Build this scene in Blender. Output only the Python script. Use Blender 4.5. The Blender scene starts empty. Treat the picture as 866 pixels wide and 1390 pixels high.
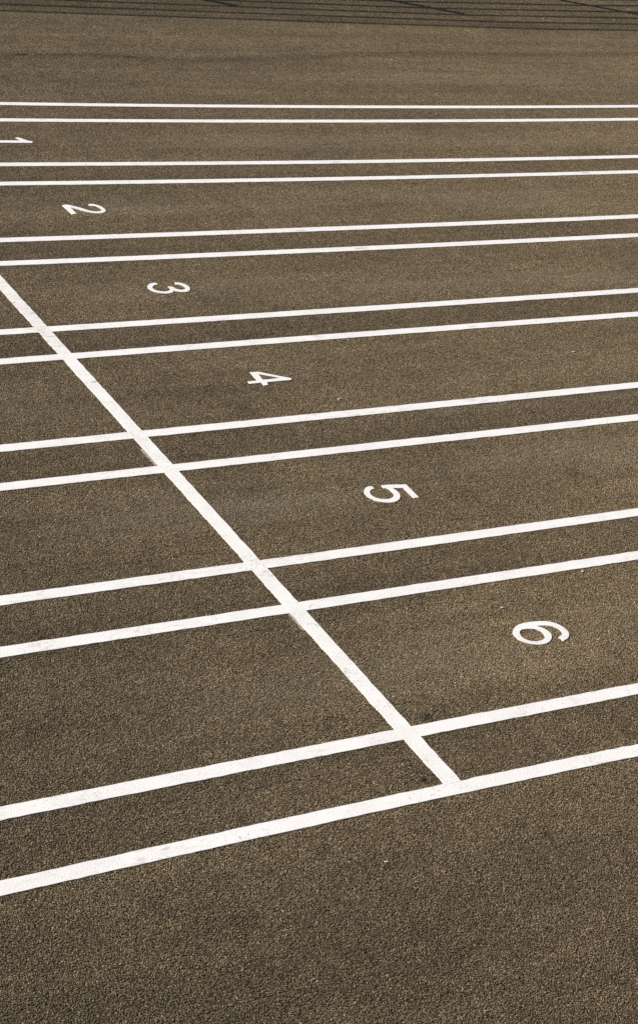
import bpy, bmesh, math, random
from mathutils import Euler, Vector, geometry
rnd = random.Random(7)
scene = bpy.context.scene
C = scene.collection

# ---------------------------------------------------------------- camera
cam_data = bpy.data.cameras.new('camera')
cam = bpy.data.objects.new('camera', cam_data)
C.objects.link(cam)
cam_data.sensor_fit = 'VERTICAL'
cam_data.sensor_height = 36.0
cam_data.lens = 2478.766 / 1390.0 * 36.0
cam_data.shift_y = -45.0 / 1390.0
cam_data.clip_start = 0.05
cam_data.clip_end = 3000.0
cam.location = (-3.48554, -11.71046, 3.78099)
cam.rotation_euler = (1.09736, -0.15666, -0.50529)
scene.camera = cam

# ---------------------------------------------------------------- sky, sun, exposure
SUN_EL = math.radians(28.4)
TX, TY = 0.814, -0.581                       # way the light travels over the ground
sun_to = Vector((-TX * math.cos(SUN_EL), -TY * math.cos(SUN_EL), math.sin(SUN_EL)))
world = bpy.data.worlds.new('World')
scene.world = world
world.use_nodes = True
wn = world.node_tree.nodes
sky = wn.new('ShaderNodeTexSky')
sky.sky_type = 'NISHITA'
sky.sun_disc = False
sky.sun_elevation = SUN_EL
sky.sun_rotation = math.atan2(sun_to.x, sun_to.y)
world.node_tree.links.new(sky.outputs[0], wn['Background'].inputs[0])
wn['Background'].inputs[1].default_value = 0.06
sun_data = bpy.data.lights.new('sun', 'SUN')
sun_data.energy = 4.0
sun_data.angle = math.radians(0.5)
sun_data.color = (1.0, 0.93, 0.82)
sun = bpy.data.objects.new('sun', sun_data)
sun.rotation_euler = sun_to.to_track_quat('Z', 'Y').to_euler()
sun.location = sun_to * 30
C.objects.link(sun)
vs = scene.view_settings
vs.view_transform = 'Standard'
vs.look = 'None'
vs.exposure = 0.86
vs.gamma = 1.0
scene.cycles.use_denoising = False


# ---------------------------------------------------------------- helpers
def tag(o, label=None, cat=None, group=None, kind=None):
    for k, v in (('label', label), ('category', cat), ('group', group), ('kind', kind)):
        if v:
            o[k] = v
    return o


def mesh_obj(name, verts, faces, mat, parent=None, smooth=False):
    me = bpy.data.meshes.new(name)
    me.from_pydata(verts, [], faces)
    me.update()
    me.materials.append(mat)
    o = bpy.data.objects.new(name, me)
    C.objects.link(o)
    if parent:
        o.parent = parent
    if smooth:
        for p in me.polygons:
            p.use_smooth = True
    return o


class N:
    """small node-graph helper"""
    def __init__(self, name):
        self.m = bpy.data.materials.new(name)
        self.m.use_nodes = True
        self.t = self.m.node_tree
        self.b = self.t.nodes['Principled BSDF']

    def new(self, kind, **props):
        n = self.t.nodes.new('ShaderNode' + kind)
        for k, v in props.items():
            setattr(n, k, v)
        return n

    def put(self, sock, v):
        if hasattr(v, 'links') or isinstance(v, bpy.types.NodeSocket):
            self.t.links.new(v, sock)
        else:
            sock.default_value = v

    def math(self, op, a, b=0.0, c=0.0, clamp=False):
        n = self.new('Math', operation=op, use_clamp=clamp)
        for i, v in enumerate((a, b, c)):
            self.put(n.inputs[i], v)
        return n.outputs[0]

    def rng(self, v, a, b, c, d, interp='SMOOTHSTEP'):
        n = self.new('MapRange', interpolation_type=interp)
        for i, x in enumerate((v, a, b, c, d)):
            self.put(n.inputs[i], x)
        return n.outputs[0]

    def noise(self, vec, scale, detail=3.0, rough=0.5, dist=0.0):
        n = self.new('TexNoise')
        self.put(n.inputs['Vector'], vec)
        n.inputs['Scale'].default_value = scale
        n.inputs['Detail'].default_value = detail
        n.inputs['Roughness'].default_value = rough
        n.inputs['Distortion'].default_value = dist
        return n.outputs['Fac']

    def voro(self, vec, scale, feature='F1', rand=1.0):
        n = self.new('TexVoronoi', feature=feature)
        self.put(n.inputs['Vector'], vec)
        n.inputs['Scale'].default_value = scale
        n.inputs['Randomness'].default_value = rand
        return n

    def stretch(self, vec, s, off=(0, 0, 0)):
        n = self.new('Mapping')
        self.put(n.inputs['Vector'], vec)
        n.inputs['Scale'].default_value = s
        n.inputs['Location'].default_value = off
        return n.outputs[0]

    def ramp(self, v, stops):
        n = self.new('ValToRGB')
        self.put(n.inputs[0], v)
        el = n.color_ramp.elements
        while len(el) < len(stops):
            el.new(0.5)
        for e, (p, c) in zip(el, stops):
            e.position = p
            e.color = (*c, 1)
        return n.outputs[0]

    def mix(self, f, a, b, mode='MIX'):
        n = self.new('Mix', data_type='RGBA', blend_type=mode)
        self.put(n.inputs[0], f)
        for s, v in ((n.inputs[6], a), (n.inputs[7], b)):
            if isinstance(v, tuple):
                v = (*v, 1)
            self.put(s, v)
        return n.outputs[2]

    def scale_col(self, col, f):
        n = self.new('VectorMath', operation='SCALE')
        self.put(n.inputs[0], col)
        self.put(n.inputs[3], f)
        return n.outputs[0]

    def bump(self, h, strength, dist, normal=None):
        n = self.new('Bump')
        n.inputs['Strength'].default_value = strength
        n.inputs['Distance'].default_value = dist
        self.put(n.inputs['Height'], h)
        if normal:
            self.put(n.inputs['Normal'], normal)
        return n.outputs[0]


# ---------------------------------------------------------------- materials
PITCH, PAIR = 1.22, 0.34
STAINS_AND_SHADE = [(-0.091, -7.58, .022, .75), (0.128, -7.256, .035, .45), (5.45, 2.144, .05, .35), (5.45, 1.754, .05, .35),
          (1.153, -7.097, .05, .3), (1.971, -5.68, .06, .3), (1.35, -5.9, .05, .25), (-0.45, -6.05, .16, .18), (.13, -8.585, .13, .36), (1.02, -3.95, .10, .2), (.62, -4.75, .12, .18),  # the entry at the near right corner is soft shade painted in
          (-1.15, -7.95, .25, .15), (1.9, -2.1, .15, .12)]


STONES = [(0.0, (.053, .0350, .0182)), (.35, (.119, .0838, .0436)), (.7, (.200, .1450, .0785)), (.93, (.290, .220, .126)), (1.0, (.42, .34, .23))]

# worn, dusty tracks along the lanes: centre x, y, half length, half width, strength
TRACKS = [(3.0, -3.40, 2.4, .13, .20), (3.6, -.80, 3.0, .20, .14), (2.6, -5.52, 1.9, .22, .16), (-.1, -5.62, .9, .20, .18),
          (2.6, -4.95, 1.6, .06, .12), (5.2, .75, 3.5, .22, .10), (1.5, -4.45, 1.2, .12, .07)]


def tarmac(loose=False):
    g = N('tarmac granules' if loose else 'tarmac binder')
    pos = g.new('NewGeometry').outputs['Position']
    sep = g.new('SeparateXYZ')
    g.put(sep.inputs[0], pos)
    X, Y = sep.outputs[0], sep.outputs[1]
    # stones: jitter the lattice so that cells differ in size
    wob = g.new('VectorMath', operation='ADD')
    nz = g.new('TexNoise')
    g.put(nz.inputs['Vector'], pos)
    nz.inputs['Scale'].default_value = 60
    sc = g.scale_col(nz.outputs['Color'], 0.006)
    g.put(wob.inputs[0], pos)
    g.put(wob.inputs[1], sc)
    p = wob.outputs[0]
    v1 = g.voro(p, 135)
    v2 = g.voro(g.stretch(p, (1, 1, 1), (3.1, 1.7, 0.4)), 260)
    rsep = g.new('SeparateColor')
    g.put(rsep.inputs[0], v1.outputs['Color'])
    rsep2 = g.new('SeparateColor')
    g.put(rsep2.inputs[0], v2.outputs['Color'])
    stone = g.ramp(rsep.outputs[0], STONES)
    fine = g.ramp(rsep2.outputs[1], [(0.0, (.046, .031, .017)), (.5, (.132, .094, .052)), (1.0, (.28, .208, .122))])
    if loose:
        at = g.new('Attribute', attribute_name='tone')
        mixt = g.math('FRACT', g.math('ADD', at.outputs['Fac'], g.math('MULTIPLY', rsep.outputs[0], .5)))
        stone = g.ramp(mixt, STONES)
    col = g.mix(.0 if loose else .38, stone, fine)
    if not loose:
        col = g.scale_col(col, g.rng(v1.outputs['Distance'], .35, .75, 1.0, .42))
    # unworn strips between the lanes, dusty wheel and foot wear along the lanes, painted vignetting
    m = g.math('MODULO', g.math('SUBTRACT', 0.0 + PITCH * 20, Y), PITCH)
    gapband = g.math('MULTIPLY', g.rng(m, .0, .03, 0.0, 1.0), g.rng(m, .31, .36, 1.0, 0.0))
    inside = g.math('MULTIPLY', g.rng(Y, -7.7, -7.6, 0.0, 1.0), g.rng(Y, 0.0, .2, 1.0, 0.0))
    streak = g.noise(g.stretch(pos, (.22, 3.2, 1)), 1.0, 4, .55)
    streak2 = g.noise(g.stretch(pos, (.5, 9.0, 1), (4, 2, 0)), 1.0, 3, .5)
    blot = g.noise(pos, 1.1, 5, .6)
    blot2 = g.noise(pos, 9.0, 3, .6)
    f = g.rng(streak, .3, .7, .90, 1.12)
    f = g.math('MULTIPLY', f, g.rng(streak2, .3, .7, .93, 1.08))
    f = g.math('MULTIPLY', f, g.rng(blot, .3, .7, .90, 1.10))
    f = g.math('MULTIPLY', f, g.rng(blot2, .3, .7, .91, 1.09))
    f = g.math('MULTIPLY', f, g.math('SUBTRACT', 1.0, g.math('MULTIPLY', g.math('MULTIPLY', gapband, inside), .12)))
    f = g.math('MULTIPLY', f, g.rng(Y, -8.2, -7.6, .80, 1.0))  # vignette darkening of the near apron, put into the colour
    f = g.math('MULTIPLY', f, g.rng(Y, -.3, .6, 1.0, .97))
    left_vignette = g.math('ADD', X, g.math('MULTIPLY', g.math('SUBTRACT', blot, .5), 2.0))
    f = g.math('MULTIPLY', f, g.rng(left_vignette, -1.6, 1.2, .88, 1.03))  # lens falloff on the left painted into the colour, broken by noise
    # pale scuffed lane middles
    lane = g.rng(g.math('ABSOLUTE', g.math('SUBTRACT', m, .82)), .0, .3, 1.0, 0.0)
    dust = g.math('MULTIPLY', g.math('MULTIPLY', lane, inside), g.rng(g.noise(g.stretch(pos, (.35, .9, 1), (9, 3, 0)), 1.0, 3), .42, .68, 0.0, 1.0))
    f = g.math('MULTIPLY', f, g.math('ADD', 1.0, g.math('MULTIPLY', dust, .20)))
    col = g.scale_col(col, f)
    col = g.mix(g.math('MULTIPLY', dust, .25), col, (.235, .20, .14))
    for tx, ty, rx, ry, k in TRACKS:
        ex = g.math('DIVIDE', g.math('SUBTRACT', X, tx), rx)
        ey = g.math('DIVIDE', g.math('SUBTRACT', Y, g.math('ADD', ty, g.math('MULTIPLY', g.math('SUBTRACT', blot, .5), ry * 1.5))), ry)
        d2 = g.math('ADD', g.math('MULTIPLY', ex, ex), g.math('MULTIPLY', ey, ey))
        w = g.math('MULTIPLY', g.rng(d2, .1, 1.0, 1.0, 0.0), g.rng(streak2, .3, .7, .6, 1.2))
        col = g.mix(g.math('MULTIPLY', w, k * 1.3), col, (.26, .215, .155))
    # the dark joint beyond lane 1
    fc = g.new('FloatCurve')
    cv = fc.mapping.curves[0]
    pts = [(0, 1.2), (1.565, 1.24), (2.213, 1.283), (2.444, 1.30), (2.70, 1.215), (3.086, 1.19), (3.671, 1.289), (4.444, 1.391), (5.47, 1.51),
           (6.939, 1.568), (8.119, 1.66), (10, 1.8)]
    while len(cv.points) < len(pts):
        cv.points.new(.5, .5)
    for q, (a, b) in zip(cv.points, pts):
        q.location = (a / 10, b - 1.0)
    fc.mapping.update()
    g.put(fc.inputs['Value'], g.math('DIVIDE', X, 10.0))
    joint = g.math('ADD', fc.outputs[0], 1.0)
    wobble = g.math('MULTIPLY', g.math('SUBTRACT', g.noise(pos, 14, 3), .5), .06)
    dy = g.math('ADD', g.math('SUBTRACT', Y, joint), wobble)
    broken = g.rng(g.noise(g.stretch(pos, (3, 1, 1)), 1.6, 2), .46, .56, 0.0, 1.0)
    left = g.rng(X, 2.55, 2.9, 1.0, .12)
    thin = g.math('MULTIPLY', g.math('MULTIPLY', g.rng(g.math('ABSOLUTE', dy), .008, .026, 1.0, 0.0), broken), left)
    soft = g.rng(g.math('ABSOLUTE', g.math('ADD', dy, .05)), .02, .12, 1.0, 0.0)
    soft2 = g.rng(g.math('ABSOLUTE', g.math('ADD', dy, .30)), .0, .05, 1.0, 0.0)
    dark = g.math('ADD', g.math('MULTIPLY', thin, .62), g.math('ADD', g.math('MULTIPLY', soft, .22), g.math('MULTIPLY', soft2, .08)))
    for sx, sy, r, k in STAINS_AND_SHADE:
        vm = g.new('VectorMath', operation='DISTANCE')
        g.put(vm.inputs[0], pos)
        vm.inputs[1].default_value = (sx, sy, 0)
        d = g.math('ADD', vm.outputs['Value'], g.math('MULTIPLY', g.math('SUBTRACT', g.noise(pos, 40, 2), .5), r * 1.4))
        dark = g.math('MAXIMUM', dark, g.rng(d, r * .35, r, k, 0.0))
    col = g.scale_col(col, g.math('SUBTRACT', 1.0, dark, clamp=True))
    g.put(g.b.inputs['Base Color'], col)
    g.b.inputs['Roughness'].default_value = .8
    g.b.inputs['Specular IOR Level'].default_value = .35
    h = g.math('MULTIPLY', g.rng(v1.outputs['Distance'], 0.0, .8, 1.0, 0.0, 'LINEAR'), 1.0)
    h = g.math('ADD', h, g.math('MULTIPLY', rsep.outputs[1], .7))
    h = g.math('ADD', h, g.math('MULTIPLY', g.rng(v2.outputs['Distance'], 0.0, .8, 1.0, 0.0, 'LINEAR'), .3))
    if loose:
        h = g.noise(pos, 600, 2)
    g.put(g.b.inputs['Normal'], g.bump(h, .5 if loose else 1.0, .0015 if loose else .005))
    return g.m


# small dark nicks and rubs in the paint: along x, across
NICKS = [[3.127, -1.248],
         [4.242, -1.222],
         [5.083, -1.562],
         [2.174, -2.474],
         [2.418, -2.794],
         [0.017, -4.313], [0.882, -7.296], [0.615, -7.696], [0.311, -6.223]]


def paint(name, wear=.5, scraped=None):
    g = N(name)
    pos = g.new('NewGeometry').outputs['Position']
    base = g.mix(g.rng(g.noise(pos, 7, 4, .6), .35, .7, 0.0, 1.0), (.785, .760, .735), (.72, .695, .668))
    # scuffs: short dark hair-like marks and worn-through grains
    scuff = g.noise(g.stretch(pos, (14, 60, 1)), 1.0, 3, .6, .6)
    area = g.rng(g.noise(pos, 2.2, 3), .45, .68, 0.0, 1.0)
    base = g.mix(g.math('MULTIPLY', g.rng(scuff, .54, .66, 0.0, 1.0), g.math('MULTIPLY', area, .75 * wear)), base, (.30, .27, .23))
    if scraped:                                     # a stretch scraped by spikes, marks running along the lanes
        sp = g.new('SeparateXYZ')
        g.put(sp.inputs[0], pos)
        where = g.rng(g.math('ABSOLUTE', g.math('SUBTRACT', sp.outputs[1], scraped[0])), scraped[1] * .4, scraped[1], 1.0, 0.0)
        lines = g.noise(g.stretch(pos, (10, 46, 1), (5, 1, 0)), 1.0, 3, .6, .4)
        base = g.mix(g.math('MULTIPLY', where, g.rng(lines, .50, .66, .10, .75)), base, (.40, .36, .32))
    for nx, ny in NICKS:
        dv = g.new('VectorMath', operation='SUBTRACT')
        g.put(dv.inputs[0], pos)
        dv.inputs[1].default_value = (nx, ny, 0)
        d = g.new('VectorMath', operation='LENGTH')
        g.put(d.inputs[0], g.stretch(dv.outputs[0], (.35 if nx > .6 else .8, 1.3, 0)))
        dd = g.math('ADD', d.outputs['Value'], g.math('MULTIPLY', g.math('SUBTRACT', g.noise(pos, 70, 2), .5), .022))
        base = g.mix(g.rng(dd, *((.006, .018) if ny > -5 else (.002, .009)), .6, 0.0), base, (.30, .27, .23))
    v = g.voro(pos, 150)
    vs_ = g.new('SeparateColor')
    g.put(vs_.inputs[0], v.outputs['Color'])
    grains = g.math('MULTIPLY', g.rng(vs_.outputs[0], .86, .95, 0.0, 1.0), g.rng(g.noise(pos, 5, 3), .40, .72, 0.05, 1.0))
    base = g.mix(g.math('MULTIPLY', grains, wear), base, (.33, .28, .21))
    g.put(g.b.inputs['Base Color'], base)
    g.b.inputs['Roughness'].default_value = .62
    g.b.inputs['Specular IOR Level'].default_value = .3
    h = g.math('ADD', g.rng(v.outputs['Distance'], 0.0, .8, 1.0, 0.0), g.math('MULTIPLY', vs_.outputs[1], .6))
    g.put(g.b.inputs['Normal'], g.bump(h, .28, .0012))
    return g.m


def plain(name, c, rough=.6, metal=0.0, var=.25, scale=30):
    g = N(name)
    pos = g.new('NewGeometry').outputs['Position']
    g.put(g.b.inputs['Base Color'], g.scale_col(g.mix(0.0, c, c), g.rng(g.noise(pos, scale, 4), .3, .7, 1 - var, 1 + var)))
    g.b.inputs['Roughness'].default_value = rough
    g.b.inputs['Metallic'].default_value = metal
    return g.m


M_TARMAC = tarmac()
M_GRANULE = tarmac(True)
M_PAINT = paint('white line paint', .55)
M_START = paint('scuffed white line paint', .7, (-3.55, .5))
M_GHOST = plain('thin old paint', (.32, .285, .235), .8, 0, .6, 160)
M_STEEL = plain('green powder coated steel', (.03, .05, .035), .45, 0.0, .15)
M_CHIP = plain('pale stone', (.55, .52, .46), .7, 0, .2, 200)
M_FOOT = plain('concrete', (.3, .29, .27), .9)

# ---------------------------------------------------------------- ground
R = 900.0
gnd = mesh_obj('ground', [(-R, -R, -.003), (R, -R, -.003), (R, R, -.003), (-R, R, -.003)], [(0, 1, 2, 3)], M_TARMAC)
tag(gnd, 'brown grey granular tarmac of the running track and its apron', None, None, 'structure')

# the coating's granules: five patches of angular grains laid edge to edge in turned copies, as one mass
PATCH, CELL = .30, .0050
phi = (1 + 5 ** .5) / 2
ICO = [Vector(v).normalized() for v in ((-1, phi, 0), (1, phi, 0), (-1, -phi, 0), (1, -phi, 0), (0, -1, phi), (0, 1, phi), (0, -1, -phi),
                                        (0, 1, -phi), (phi, 0, -1), (phi, 0, 1), (-phi, 0, -1), (-phi, 0, 1))]
ICO_F = [(0, 11, 5), (0, 5, 1), (0, 1, 7), (0, 7, 10), (0, 10, 11), (1, 5, 9), (5, 11, 4), (11, 10, 2), (10, 7, 6), (7, 1, 8),
         (3, 9, 4), (3, 4, 2), (3, 2, 6), (3, 6, 8), (3, 8, 9), (4, 9, 5), (2, 4, 11), (6, 2, 10), (8, 6, 7), (9, 8, 1)]
grains = bpy.data.collections.new('granule patches')


def grain_patch():
    v, f, tone = [], [], []
    n = int(PATCH / CELL)
    for i in range(n):
        for j in range(n):
            if rnd.random() < .05:
                continue
            x = (i + .5 * (j % 2) + rnd.uniform(-.38, .38)) * CELL - PATCH / 2
            y = (j + rnd.uniform(-.38, .38)) * CELL - PATCH / 2
            r = min(.0044, max(.0018, rnd.gauss(.0029, .0005)))
            from_eul = Euler((rnd.uniform(-.6, .6), rnd.uniform(-.6, .6), rnd.uniform(0, 6.28))).to_matrix()
            sc = Vector((rnd.uniform(1.0, 1.35), rnd.uniform(.75, 1.0), rnd.uniform(.6, .85)))
            top = rnd.gauss(.0002, .0008)
            k = len(v)
            pts = []
            for p in ICO:
                q = from_eul @ Vector((p.x * sc.x, p.y * sc.y, p.z * sc.z)) * (r * rnd.uniform(.86, 1.12))
                pts.append(q)
            zt = max(q.z for q in pts)
            z0 = min(top, .0019) - zt
            v += [(q.x + x, q.y + y, q.z + z0) for q in pts]
            t = rnd.random()
            tone += [t] * 12
            f += [(a + k, b + k, c + k) for a, b, c in ICO_F]
    me = bpy.data.meshes.new('granule_patch')
    me.from_pydata(v, [], f)
    at = me.attributes.new('tone', 'FLOAT', 'POINT')
    at.data.foreach_set('value', tone)
    me.materials.append(M_GRANULE)
    o = bpy.data.objects.new('granule_patch', me)
    grains.objects.link(o)


for _ in range(5):
    grain_patch()
gp, gi, gr = [], [], []
x = -6.0
while x < 15:
    y = -10.0
    while y < 6:
        gp.append((x, y, 0))
        gi.append(rnd.randrange(5))
        gr.append(rnd.randrange(4) * math.pi / 2)
        y += PATCH
    x += PATCH
me = bpy.data.meshes.new('granules')
me.from_pydata(gp, [], [])
me.attributes.new('which', 'INT', 'POINT').data.foreach_set('value', gi)
me.attributes.new('turn', 'FLOAT', 'POINT').data.foreach_set('value', gr)
gran = bpy.data.objects.new('granules', me)
C.objects.link(gran)
tag(gran, 'fine brown and tan granules covering the tarmac of the track', None, None, 'stuff')
ng = bpy.data.node_groups.new('lay granules', 'GeometryNodeTree')
ng.interface.new_socket('Geometry', in_out='INPUT', socket_type='NodeSocketGeometry')
ng.interface.new_socket('Geometry', in_out='OUTPUT', socket_type='NodeSocketGeometry')
gin, gout = ng.nodes.new('NodeGroupInput'), ng.nodes.new('NodeGroupOutput')
iop = ng.nodes.new('GeometryNodeInstanceOnPoints')
ci = ng.nodes.new('GeometryNodeCollectionInfo')
ci.inputs['Collection'].default_value = grains
ci.inputs['Separate Children'].default_value = True
ci.inputs['Reset Children'].default_value = True
na = ng.nodes.new('GeometryNodeInputNamedAttribute')
na.data_type = 'INT'
na.inputs[0].default_value = 'which'
nb = ng.nodes.new('GeometryNodeInputNamedAttribute')
nb.data_type = 'FLOAT'
nb.inputs[0].default_value = 'turn'
cx = ng.nodes.new('ShaderNodeCombineXYZ')
ng.links.new(nb.outputs[0], cx.inputs[2])
ng.links.new(gin.outputs[0], iop.inputs['Points'])
ng.links.new(ci.outputs[0], iop.inputs['Instance'])
iop.inputs['Pick Instance'].default_value = True
ng.links.new(na.outputs[0], iop.inputs['Instance Index'])
ng.links.new(cx.outputs[0], iop.inputs['Rotation'])
ng.links.new(iop.outputs[0], gout.inputs[0])
gran.modifiers.new('lay granules', 'NODES').node_group = ng

# ---------------------------------------------------------------- painted lane lines
WID = 0.0647
LINES = [  # y = a x^2 + b x + c, measured between x0 and x1: the lens's pincushion bow is put into their shape
    (0.00548, -0.049412, 0.094926, 1.1, 6.9), (0.004841, -0.040277, -0.274026, 1.0, 6.6),
    (0.005139, -0.040587, -1.164229, .65, 5.9), (0.004184, -0.030332, -1.520301, .5, 5.65),
    (0.002753, -0.011759, -2.446561, .2, 5.0), (0.002861, -0.010006, -2.787563, .05, 4.7),
    (0.00097, 0.003549, -3.676175, -.25, 4.0), (-0.001229, 0.011794, -4.009107, -.4, 3.75),
    (-0.000668, 0.009427, -4.882695, -.7, 3.05), (-0.00058, 0.006684, -5.224805, -.8, 2.8),
    (0.00078, -0.000596, -6.096674, -1.15, 2.1), (-8.5e-05, -0.001789, -6.435317, -1.25, 1.8),
    (-0.002387, -0.005286, -7.321222, -1.6, 1.1), (-0.005107, -0.008598, -7.660497, -1.7, .85)]
PLACE = [
    'outermost white lane line, farthest from the camera beyond lane one',
    'white lane line on the far side of lane one, just above the one',
    'white lane line on the near side of lane one, just below the one',
    'white lane line on the far side of lane two, just above the two',
    'white lane line on the near side of lane two, just below the two',
    'white lane line on the far side of lane three, just above the three',
    'white lane line on the near side of lane three, just below the three',
    'white lane line on the far side of lane four, just above the four',
    'white lane line on the near side of lane four, just below the four',
    'white lane line on the far side of lane five, just above the five',
    'white lane line on the near side of lane five, just below the five',
    'white lane line on the far side of lane six, just above the six',
    'white lane line on the near side of lane six, just below the six',
    'nearest and widest looking white lane line, where the start line ends']


def line_y(L, x):
    a, b, c, x0, x1 = L
    e = 1.5
    xc = min(max(x, x0 - e), x1 + e)
    return a * xc * xc + b * xc + c + (2 * a * xc + b) * (x - xc) * .3


def strip(name, path, width, z, mat, jit=.0008, parent=None):
    """a painted strip of real thickness with slightly ragged edges along path [(x, y)]"""
    vs_, fs = [], []
    n = len(path)
    for i, (x, y) in enumerate(path):
        a, b = path[max(i - 1, 0)], path[min(i + 1, n - 1)]
        t = Vector((b[0] - a[0], b[1] - a[1])).normalized()
        nx, ny = -t.y, t.x
        j1, j2 = rnd.gauss(0, jit), rnd.gauss(0, jit)
        h = width / 2
        p = (x + nx * (h + j1), y + ny * (h + j1))
        q = (x - nx * (h + j2), y - ny * (h + j2))
        vs_ += [(p[0], p[1], -.003), (p[0], p[1], z), (q[0], q[1], z), (q[0], q[1], -.003)]
        if i:
            k = 4 * i
            for s in range(3):
                fs.append((k - 4 + s, k - 3 + s, k + 1 + s, k + s))
    fs += [(0, 3, 2, 1), (4 * n - 4, 4 * n - 3, 4 * n - 2, 4 * n - 1)]
    fs = [tuple(reversed(f)) for f in fs]
    o = mesh_obj(name, vs_, fs, mat, parent)
    return o


for L, lab in zip(LINES, PLACE):
    xs = [-14.0, -8.0, -4.0]
    x = -2.6
    while x < 9.5:
        xs.append(x)
        x += .035
    xs += [12.0, 18.0, 30.0]
    o = strip('lane_line', [(x, line_y(L, x)) for x in xs], WID, .0022, M_PAINT)
    tag(o, lab, 'line', 'painted lane lines')

ys, y = [], -7.632
while y < 0.13:
    ys.append(y)
    y += .035
start = strip('start_line', [(rnd.gauss(0, .0006), y) for y in ys], .0702, .0026, M_START)
tag(start, 'white start line crossing the lanes on a diagonal through the picture', 'line')


def ghost(y0, y1, x, w):
    """sliver of an older, misaligned coat showing beside the start line"""
    pts, n = [], 24
    for i in range(n + 1):
        pts.append((x, y0 + (y1 - y0) * i / n))
    o = strip('old_paint_edge', pts, w, .0012, M_GHOST, .0022, start)
    return o


ghost(-5.20, -5.02, -.040, .016)
ghost(-6.60, -6.455, -.040, .014)

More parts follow.
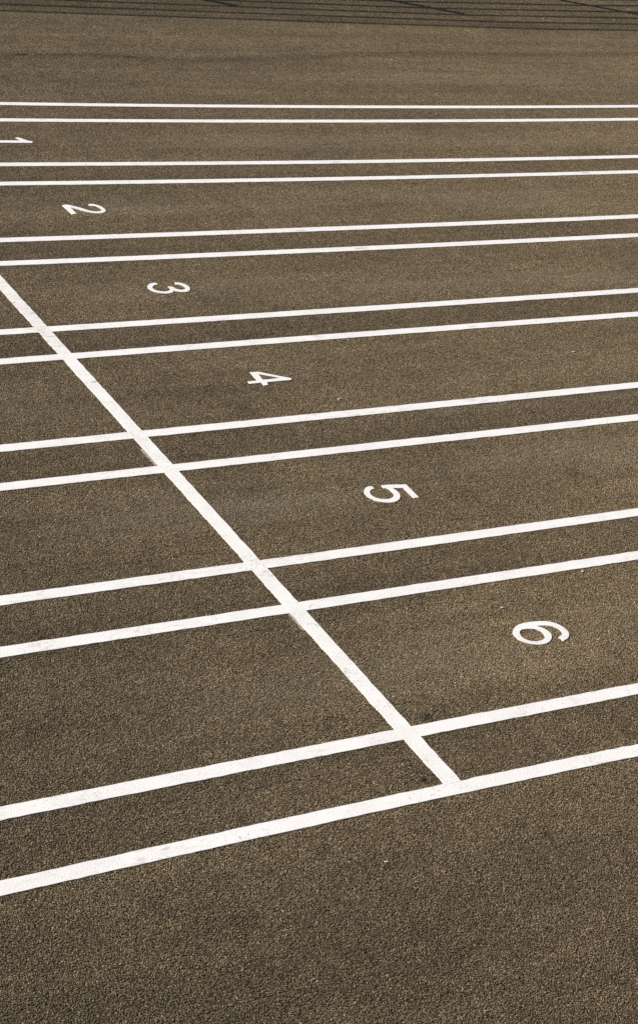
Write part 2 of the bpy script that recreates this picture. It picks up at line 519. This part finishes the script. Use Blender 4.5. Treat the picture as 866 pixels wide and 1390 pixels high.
# ---------------------------------------------------------------- numerals
DIGITS = {
 '1': (0, [[(0.799, -0.7272), (0.9941, -0.737), (0.9719, -0.6818), (0.9771, -0.6757), (1.0001, -0.6783), (1.0339, -0.7359), (1.0649, -0.7562), (1.0532, -0.7847), (0.7825, -0.7726)]]),
 '2': (1, [[(0.8043, -1.9309), (0.8395, -1.9229), (0.8662, -1.9446), (0.9014, -1.9786), (0.9327, -2.0216), (0.9599, -2.0422), (0.984, -2.0486), (1.0064, -2.0434), (1.0217, -2.0283), (1.0277, -2.0089), (1.0241, -1.9853), (1.0103, -1.9644), (0.9896, -1.9547), (0.9736, -1.95), (0.9778, -1.9292), (0.9925, -1.9208), (1.0159, -1.9295), (1.037, -1.9546), (1.0482, -1.9871), (1.0491, -2.0222), (1.0417, -2.0449), (1.0234, -2.0667), (0.9982, -2.0786), (0.9665, -2.0796), (0.94, -2.0684), (0.91, -2.0442), (0.8861, -2.0158), (0.8617, -1.9885), (0.8423, -1.9685), (0.8387, -2.0755), (0.8065, -2.081)]]),
 '3': (1, [[(0.8732, -3.1569), (0.8537, -3.1585), (0.8276, -3.1701), (0.806, -3.1949), (0.7964, -3.221), (0.7977, -3.2503), (0.8082, -3.2777), (0.8281, -3.2975), (0.8558, -3.3097), (0.8893, -3.3091), (0.9143, -3.2958), (0.9299, -3.2783), (0.9403, -3.2893), (0.9638, -3.302), (0.9928, -3.3027), (1.0181, -3.2893), (1.0364, -3.2623), (1.0424, -3.2335), (1.0364, -3.2012), (1.0211, -3.1796), (1.0045, -3.1697), (0.9865, -3.1646), (0.9786, -3.1844), (0.9858, -3.1961), (1.0008, -3.2048), (1.0134, -3.2231), (1.0137, -3.2477), (0.9998, -3.2656), (0.978, -3.2717), (0.9584, -3.2595), (0.9509, -3.2439), (0.9456, -3.2217), (0.9194, -3.2185), (0.9211, -3.2402), (0.9133, -3.2617), (0.8962, -3.2761), (0.8723, -3.2828), (0.8464, -3.2757), (0.8275, -3.2579), (0.8217, -3.2339), (0.8282, -3.2123), (0.8449, -3.1918), (0.8601, -3.1858), (0.8746, -3.1817)]]),
 '4': (0, [[(0.8656, -4.3409), (0.912, -4.3428), (0.9936, -4.4034), (1.0516, -4.4444), (1.0497, -4.4555), (1.0383, -4.4618), (0.9001, -4.4649), (0.8901, -4.4955), (0.8647, -4.4991), (0.8675, -4.465), (0.8008, -4.468), (0.8011, -4.4423), (0.8585, -4.4392)], [(0.9002, -4.3697), (0.9943, -4.4322), (0.8912, -4.4367)]]),
 '5': (1, [[(0.9175, -5.5856), (0.9533, -5.5873), (1.0429, -5.6028), (1.0361, -5.7288), (1.007, -5.7284), (1.0099, -5.6312), (0.9569, -5.6197), (0.9623, -5.6419), (0.9631, -5.6682), (0.9538, -5.6959), (0.937, -5.7181), (0.9125, -5.7348), (0.8854, -5.7419), (0.8581, -5.7395), (0.8321, -5.7279), (0.8091, -5.7046), (0.7954, -5.6722), (0.7962, -5.6392), (0.8087, -5.6122), (0.828, -5.5918), (0.8504, -5.5817), (0.8686, -5.5826), (0.8678, -5.6049), (0.8465, -5.613), (0.8306, -5.6282), (0.8216, -5.6484), (0.822, -5.6722), (0.8342, -5.6932), (0.8577, -5.7058), (0.8821, -5.7097), (0.9074, -5.702), (0.9253, -5.686), (0.9346, -5.6657), (0.9355, -5.6413), (0.9285, -5.6218), (0.914, -5.6112)]]),
 '6': (1, [[(0.8213, -6.8193), (0.8457, -6.8026), (0.8792, -6.7915), (0.9192, -6.79), (0.9637, -6.795), (1.0002, -6.8052), (1.0238, -6.8215), (1.0404, -6.8473), (1.0464, -6.8756), (1.0431, -6.9013), (1.0289, -6.9239), (1.0114, -6.9389), (0.9813, -6.9505), (0.9764, -6.921), (0.9929, -6.9163), (1.0088, -6.9021), (1.0161, -6.8842), (1.0134, -6.8635), (1.0001, -6.8454), (0.9769, -6.8319), (0.953, -6.8256), (0.9341, -6.8259), (0.9494, -6.84), (0.9595, -6.8625), (0.9602, -6.8891), (0.9484, -6.9135), (0.925, -6.9353), (0.8971, -6.9473), (0.8643, -6.9482), (0.8364, -6.9393), (0.8145, -6.9218), (0.799, -6.895), (0.7963, -6.865), (0.8032, -6.8407)], [(0.8419, -6.8379), (0.8587, -6.8305), (0.8814, -6.8319), (0.9033, -6.8377), (0.9205, -6.8502), (0.9297, -6.8678), (0.9289, -6.8874), (0.9182, -6.9055), (0.8993, -6.92), (0.8768, -6.9243), (0.8537, -6.9207), (0.8359, -6.9095), (0.8245, -6.8921), (0.8234, -6.869), (0.8302, -6.8512)]]),
}


def smooth_loop(pts, on):
    """round the outline where it bends gently, keep its corners"""
    if not on:
        return pts
    n, out = len(pts), []
    V = [Vector(p) for p in pts]

    def corner(i):
        a, b = V[i] - V[i - 1], V[(i + 1) % n] - V[i]
        return a.angle(b) > math.radians(52)
    cs = [corner(i) for i in range(n)]
    for i in range(n):
        p1, p2 = V[i], V[(i + 1) % n]
        p0 = p1 - (p2 - p1) if cs[i] else V[i - 1]
        p3 = p2 + (p2 - p1) if cs[(i + 1) % n] else V[(i + 2) % n]
        for k in range(5):
            t = k / 5
            q = .5 * (2 * p1 + (p2 - p0) * t + (2 * p0 - 5 * p1 + 4 * p2 - p3) * t * t + (3 * p1 - p0 - 3 * p2 + p3) * t ** 3)
            out.append((q.x, q.y))
    return out


NUMBER_LABEL = {'1': 'white numeral one cut by the left edge of the picture',
                '2': 'white numeral two lying on its side, curved top and sharp foot',
                '3': 'white numeral three lying on its side, two open bowls',
                '4': 'white numeral four lying on its side, with a closed triangle',
                '5': 'white numeral five lying on its side, flat bar at right',
                '6': 'white numeral six lying on its side, largest and nearest numeral'}
for key, (sm, loops) in DIGITS.items():
    loops = [smooth_loop(l, sm) for l in loops]
    flat = [p for l in loops for p in l]
    tris = geometry.tessellate_polygon([[Vector((p[0], p[1], 0)) for p in l] for l in loops])
    n = len(flat)
    z = .0024
    verts = [(p[0], p[1], z) for p in flat] + [(p[0], p[1], -.003) for p in flat]
    faces = []
    for t in tris:
        a, b, c = (Vector(flat[i]) for i in t)
        faces.append(tuple(t) if (b - a).cross(c - a) > 0 else tuple(reversed(t)))
    k = 0
    for l in loops:
        for i in range(len(l)):
            a, b = k + i, k + (i + 1) % len(l)
            faces.append((a, b, b + n, a + n))
        k += len(l)
    o = mesh_obj('lane_number', verts, faces, M_PAINT)
    bm = bmesh.new()
    bm.from_mesh(o.data)
    bmesh.ops.recalc_face_normals(bm, faces=bm.faces)
    if sum(f.normal.z for f in bm.faces if abs(f.normal.z) > .9) < 0:
        bmesh.ops.reverse_faces(bm, faces=bm.faces)
    bm.to_mesh(o.data)
    bm.free()
    tag(o, NUMBER_LABEL[key], 'number', 'lane numbers')

# ---------------------------------------------------------------- steel fence beyond the track
def box(name, c, size, rz, mat, parent):
    sx, sy, sz = (s / 2 for s in size)
    ca, sa = math.cos(rz), math.sin(rz)
    v = []
    for z in (-sz, sz):
        for x, y in ((-sx, -sy), (sx, -sy), (sx, sy), (-sx, sy)):
            v.append((c[0] + x * ca - y * sa, c[1] + x * sa + y * ca, c[2] + z))
    f = [(3, 2, 1, 0), (4, 5, 6, 7), (0, 1, 5, 4), (1, 2, 6, 5), (2, 3, 7, 6), (3, 0, 4, 7)]
    return mesh_obj(name, v, f, mat, parent)


FH, POST_H, STEP = 1.8, 1.4, .2
REACH = 1 / math.tan(SUN_EL)
sh = Vector((TX, TY)).normalized() * REACH * FH
joints = [Vector(p) - sh for p in ((-9.8, 2.98), (-7.35, 2.87), (-4.88, 2.75), (-2.41, 2.65), (.06, 2.555), (2.53, 2.47), (5.0, 2.415),
                                   (7.47, 2.375), (9.94, 2.475), (12.38, 2.70), (14.8, 3.0), (17.2, 3.4))]
fence = bpy.data.objects.new('railing_fence', None)
fence.location = (joints[5].x, joints[5].y, 0)
C.objects.link(fence)
tag(fence, 'green steel railing fence with horizontal rails standing beyond lane one', 'fence')
bpy.context.view_layer.update()
inv = -fence.location


def rel(p, z):
    return (p.x + inv.x, p.y + inv.y, z)


for i, j in enumerate(joints):
    t = (joints[min(i + 1, len(joints) - 1)] - joints[max(i - 1, 0)]).normalized()
    back = Vector((-t.y, t.x)) * .055
    a = math.atan2(t.y, t.x)
    box('post', rel(j + back, POST_H / 2 - .01), (.06, .06, POST_H + .02), a, M_STEEL, fence)
    box('post_foot', rel(j + back, .012), (.16, .16, .024), a, M_FOOT, fence)
for i in range(len(joints) - 1):
    a, b = joints[i], joints[i + 1]
    d = b - a
    ln, t = d.length, d.normalized()
    ang = math.atan2(t.y, t.x)
    nrm = Vector((-t.y, t.x))
    z = FH
    while z > .05:
        box('rail', rel((a + b) / 2, z - .0125), (ln - .012, .022, .026), ang, M_STEEL, fence)
        z -= STEP
    vs_, fs = [], []
    n = int(ln / .05)
    for k in range(n):
        q = a + t * (.025 + k * (ln - .05) / (n - 1))
        o0 = len(vs_)
        for zz in (.06, FH - .03):
            for s in range(5):
                w = s * math.tau / 5
                off = t * (.0050 * math.cos(w)) + nrm * (.018 + .0050 * math.sin(w))
                vs_.append(rel(q + off, zz))
        for s in range(5):
            fs.append((o0 + s, o0 + (s + 1) % 5, o0 + 5 + (s + 1) % 5, o0 + 5 + s))
        fs.append(tuple(o0 + 5 + s for s in range(5)))
    tag(mesh_obj('upright_bars', vs_, fs, M_STEEL, fence), kind='stuff')

# ---------------------------------------------------------------- loose pale chips
CHIPS = [((.872, -6.66), .011, 'small pale stone chip above the far end of the numeral six'),
         ((2.893, -4.407), .014, 'pale elongated chip in lane four near the right edge of the picture'),
         ((1.184, -4.713), .013, 'pale chip in lane four below the numeral four'),
         ((6.078, 2.168), .014, 'pale chip just in front of the shadow of the railings'),
         ((9.213, 3.243), .024, 'pale chip lying among the railing shadows at top right'),
         ((8.686, 2.81), .018, 'pale chip below the slanting post shadow at top right'),
         ((-.456, -7.93), .009, 'pale chip lying below the nearest lane line'),
         ((1.415, -6.496), .011, 'tiny white chip touching the far line of lane six on the right'),
         ((1.141, -6.981), .008, 'faint pale chip to the right of the numeral six')]
for (x, y), s, lab in CHIPS:
    ang = rnd.uniform(-.5, .5)
    v, f = [], []
    m = 7
    for ring, (r, z) in enumerate(((1.0, 0.0), (.92, .25), (.5, .42))):
        for k in range(m):
            w = k * math.tau / m
            rr = r * s * rnd.uniform(.75, 1.1)
            px, py = rr * math.cos(w), rr * .5 * math.sin(w)
            v.append((px * math.cos(ang) - py * math.sin(ang), px * math.sin(ang) + py * math.cos(ang), z * s * .6))
    for ring in range(2):
        for k in range(m):
            a = ring * m + k
            b = ring * m + (k + 1) % m
            f.append((a, b, b + m, a + m))
    f.append(tuple(2 * m + k for k in range(m)))
    o = mesh_obj('stone_chip', v, f, M_CHIP)
    o.location = (x, y, .001)
    tag(o, lab, 'chip', 'pale chips on the tarmac')
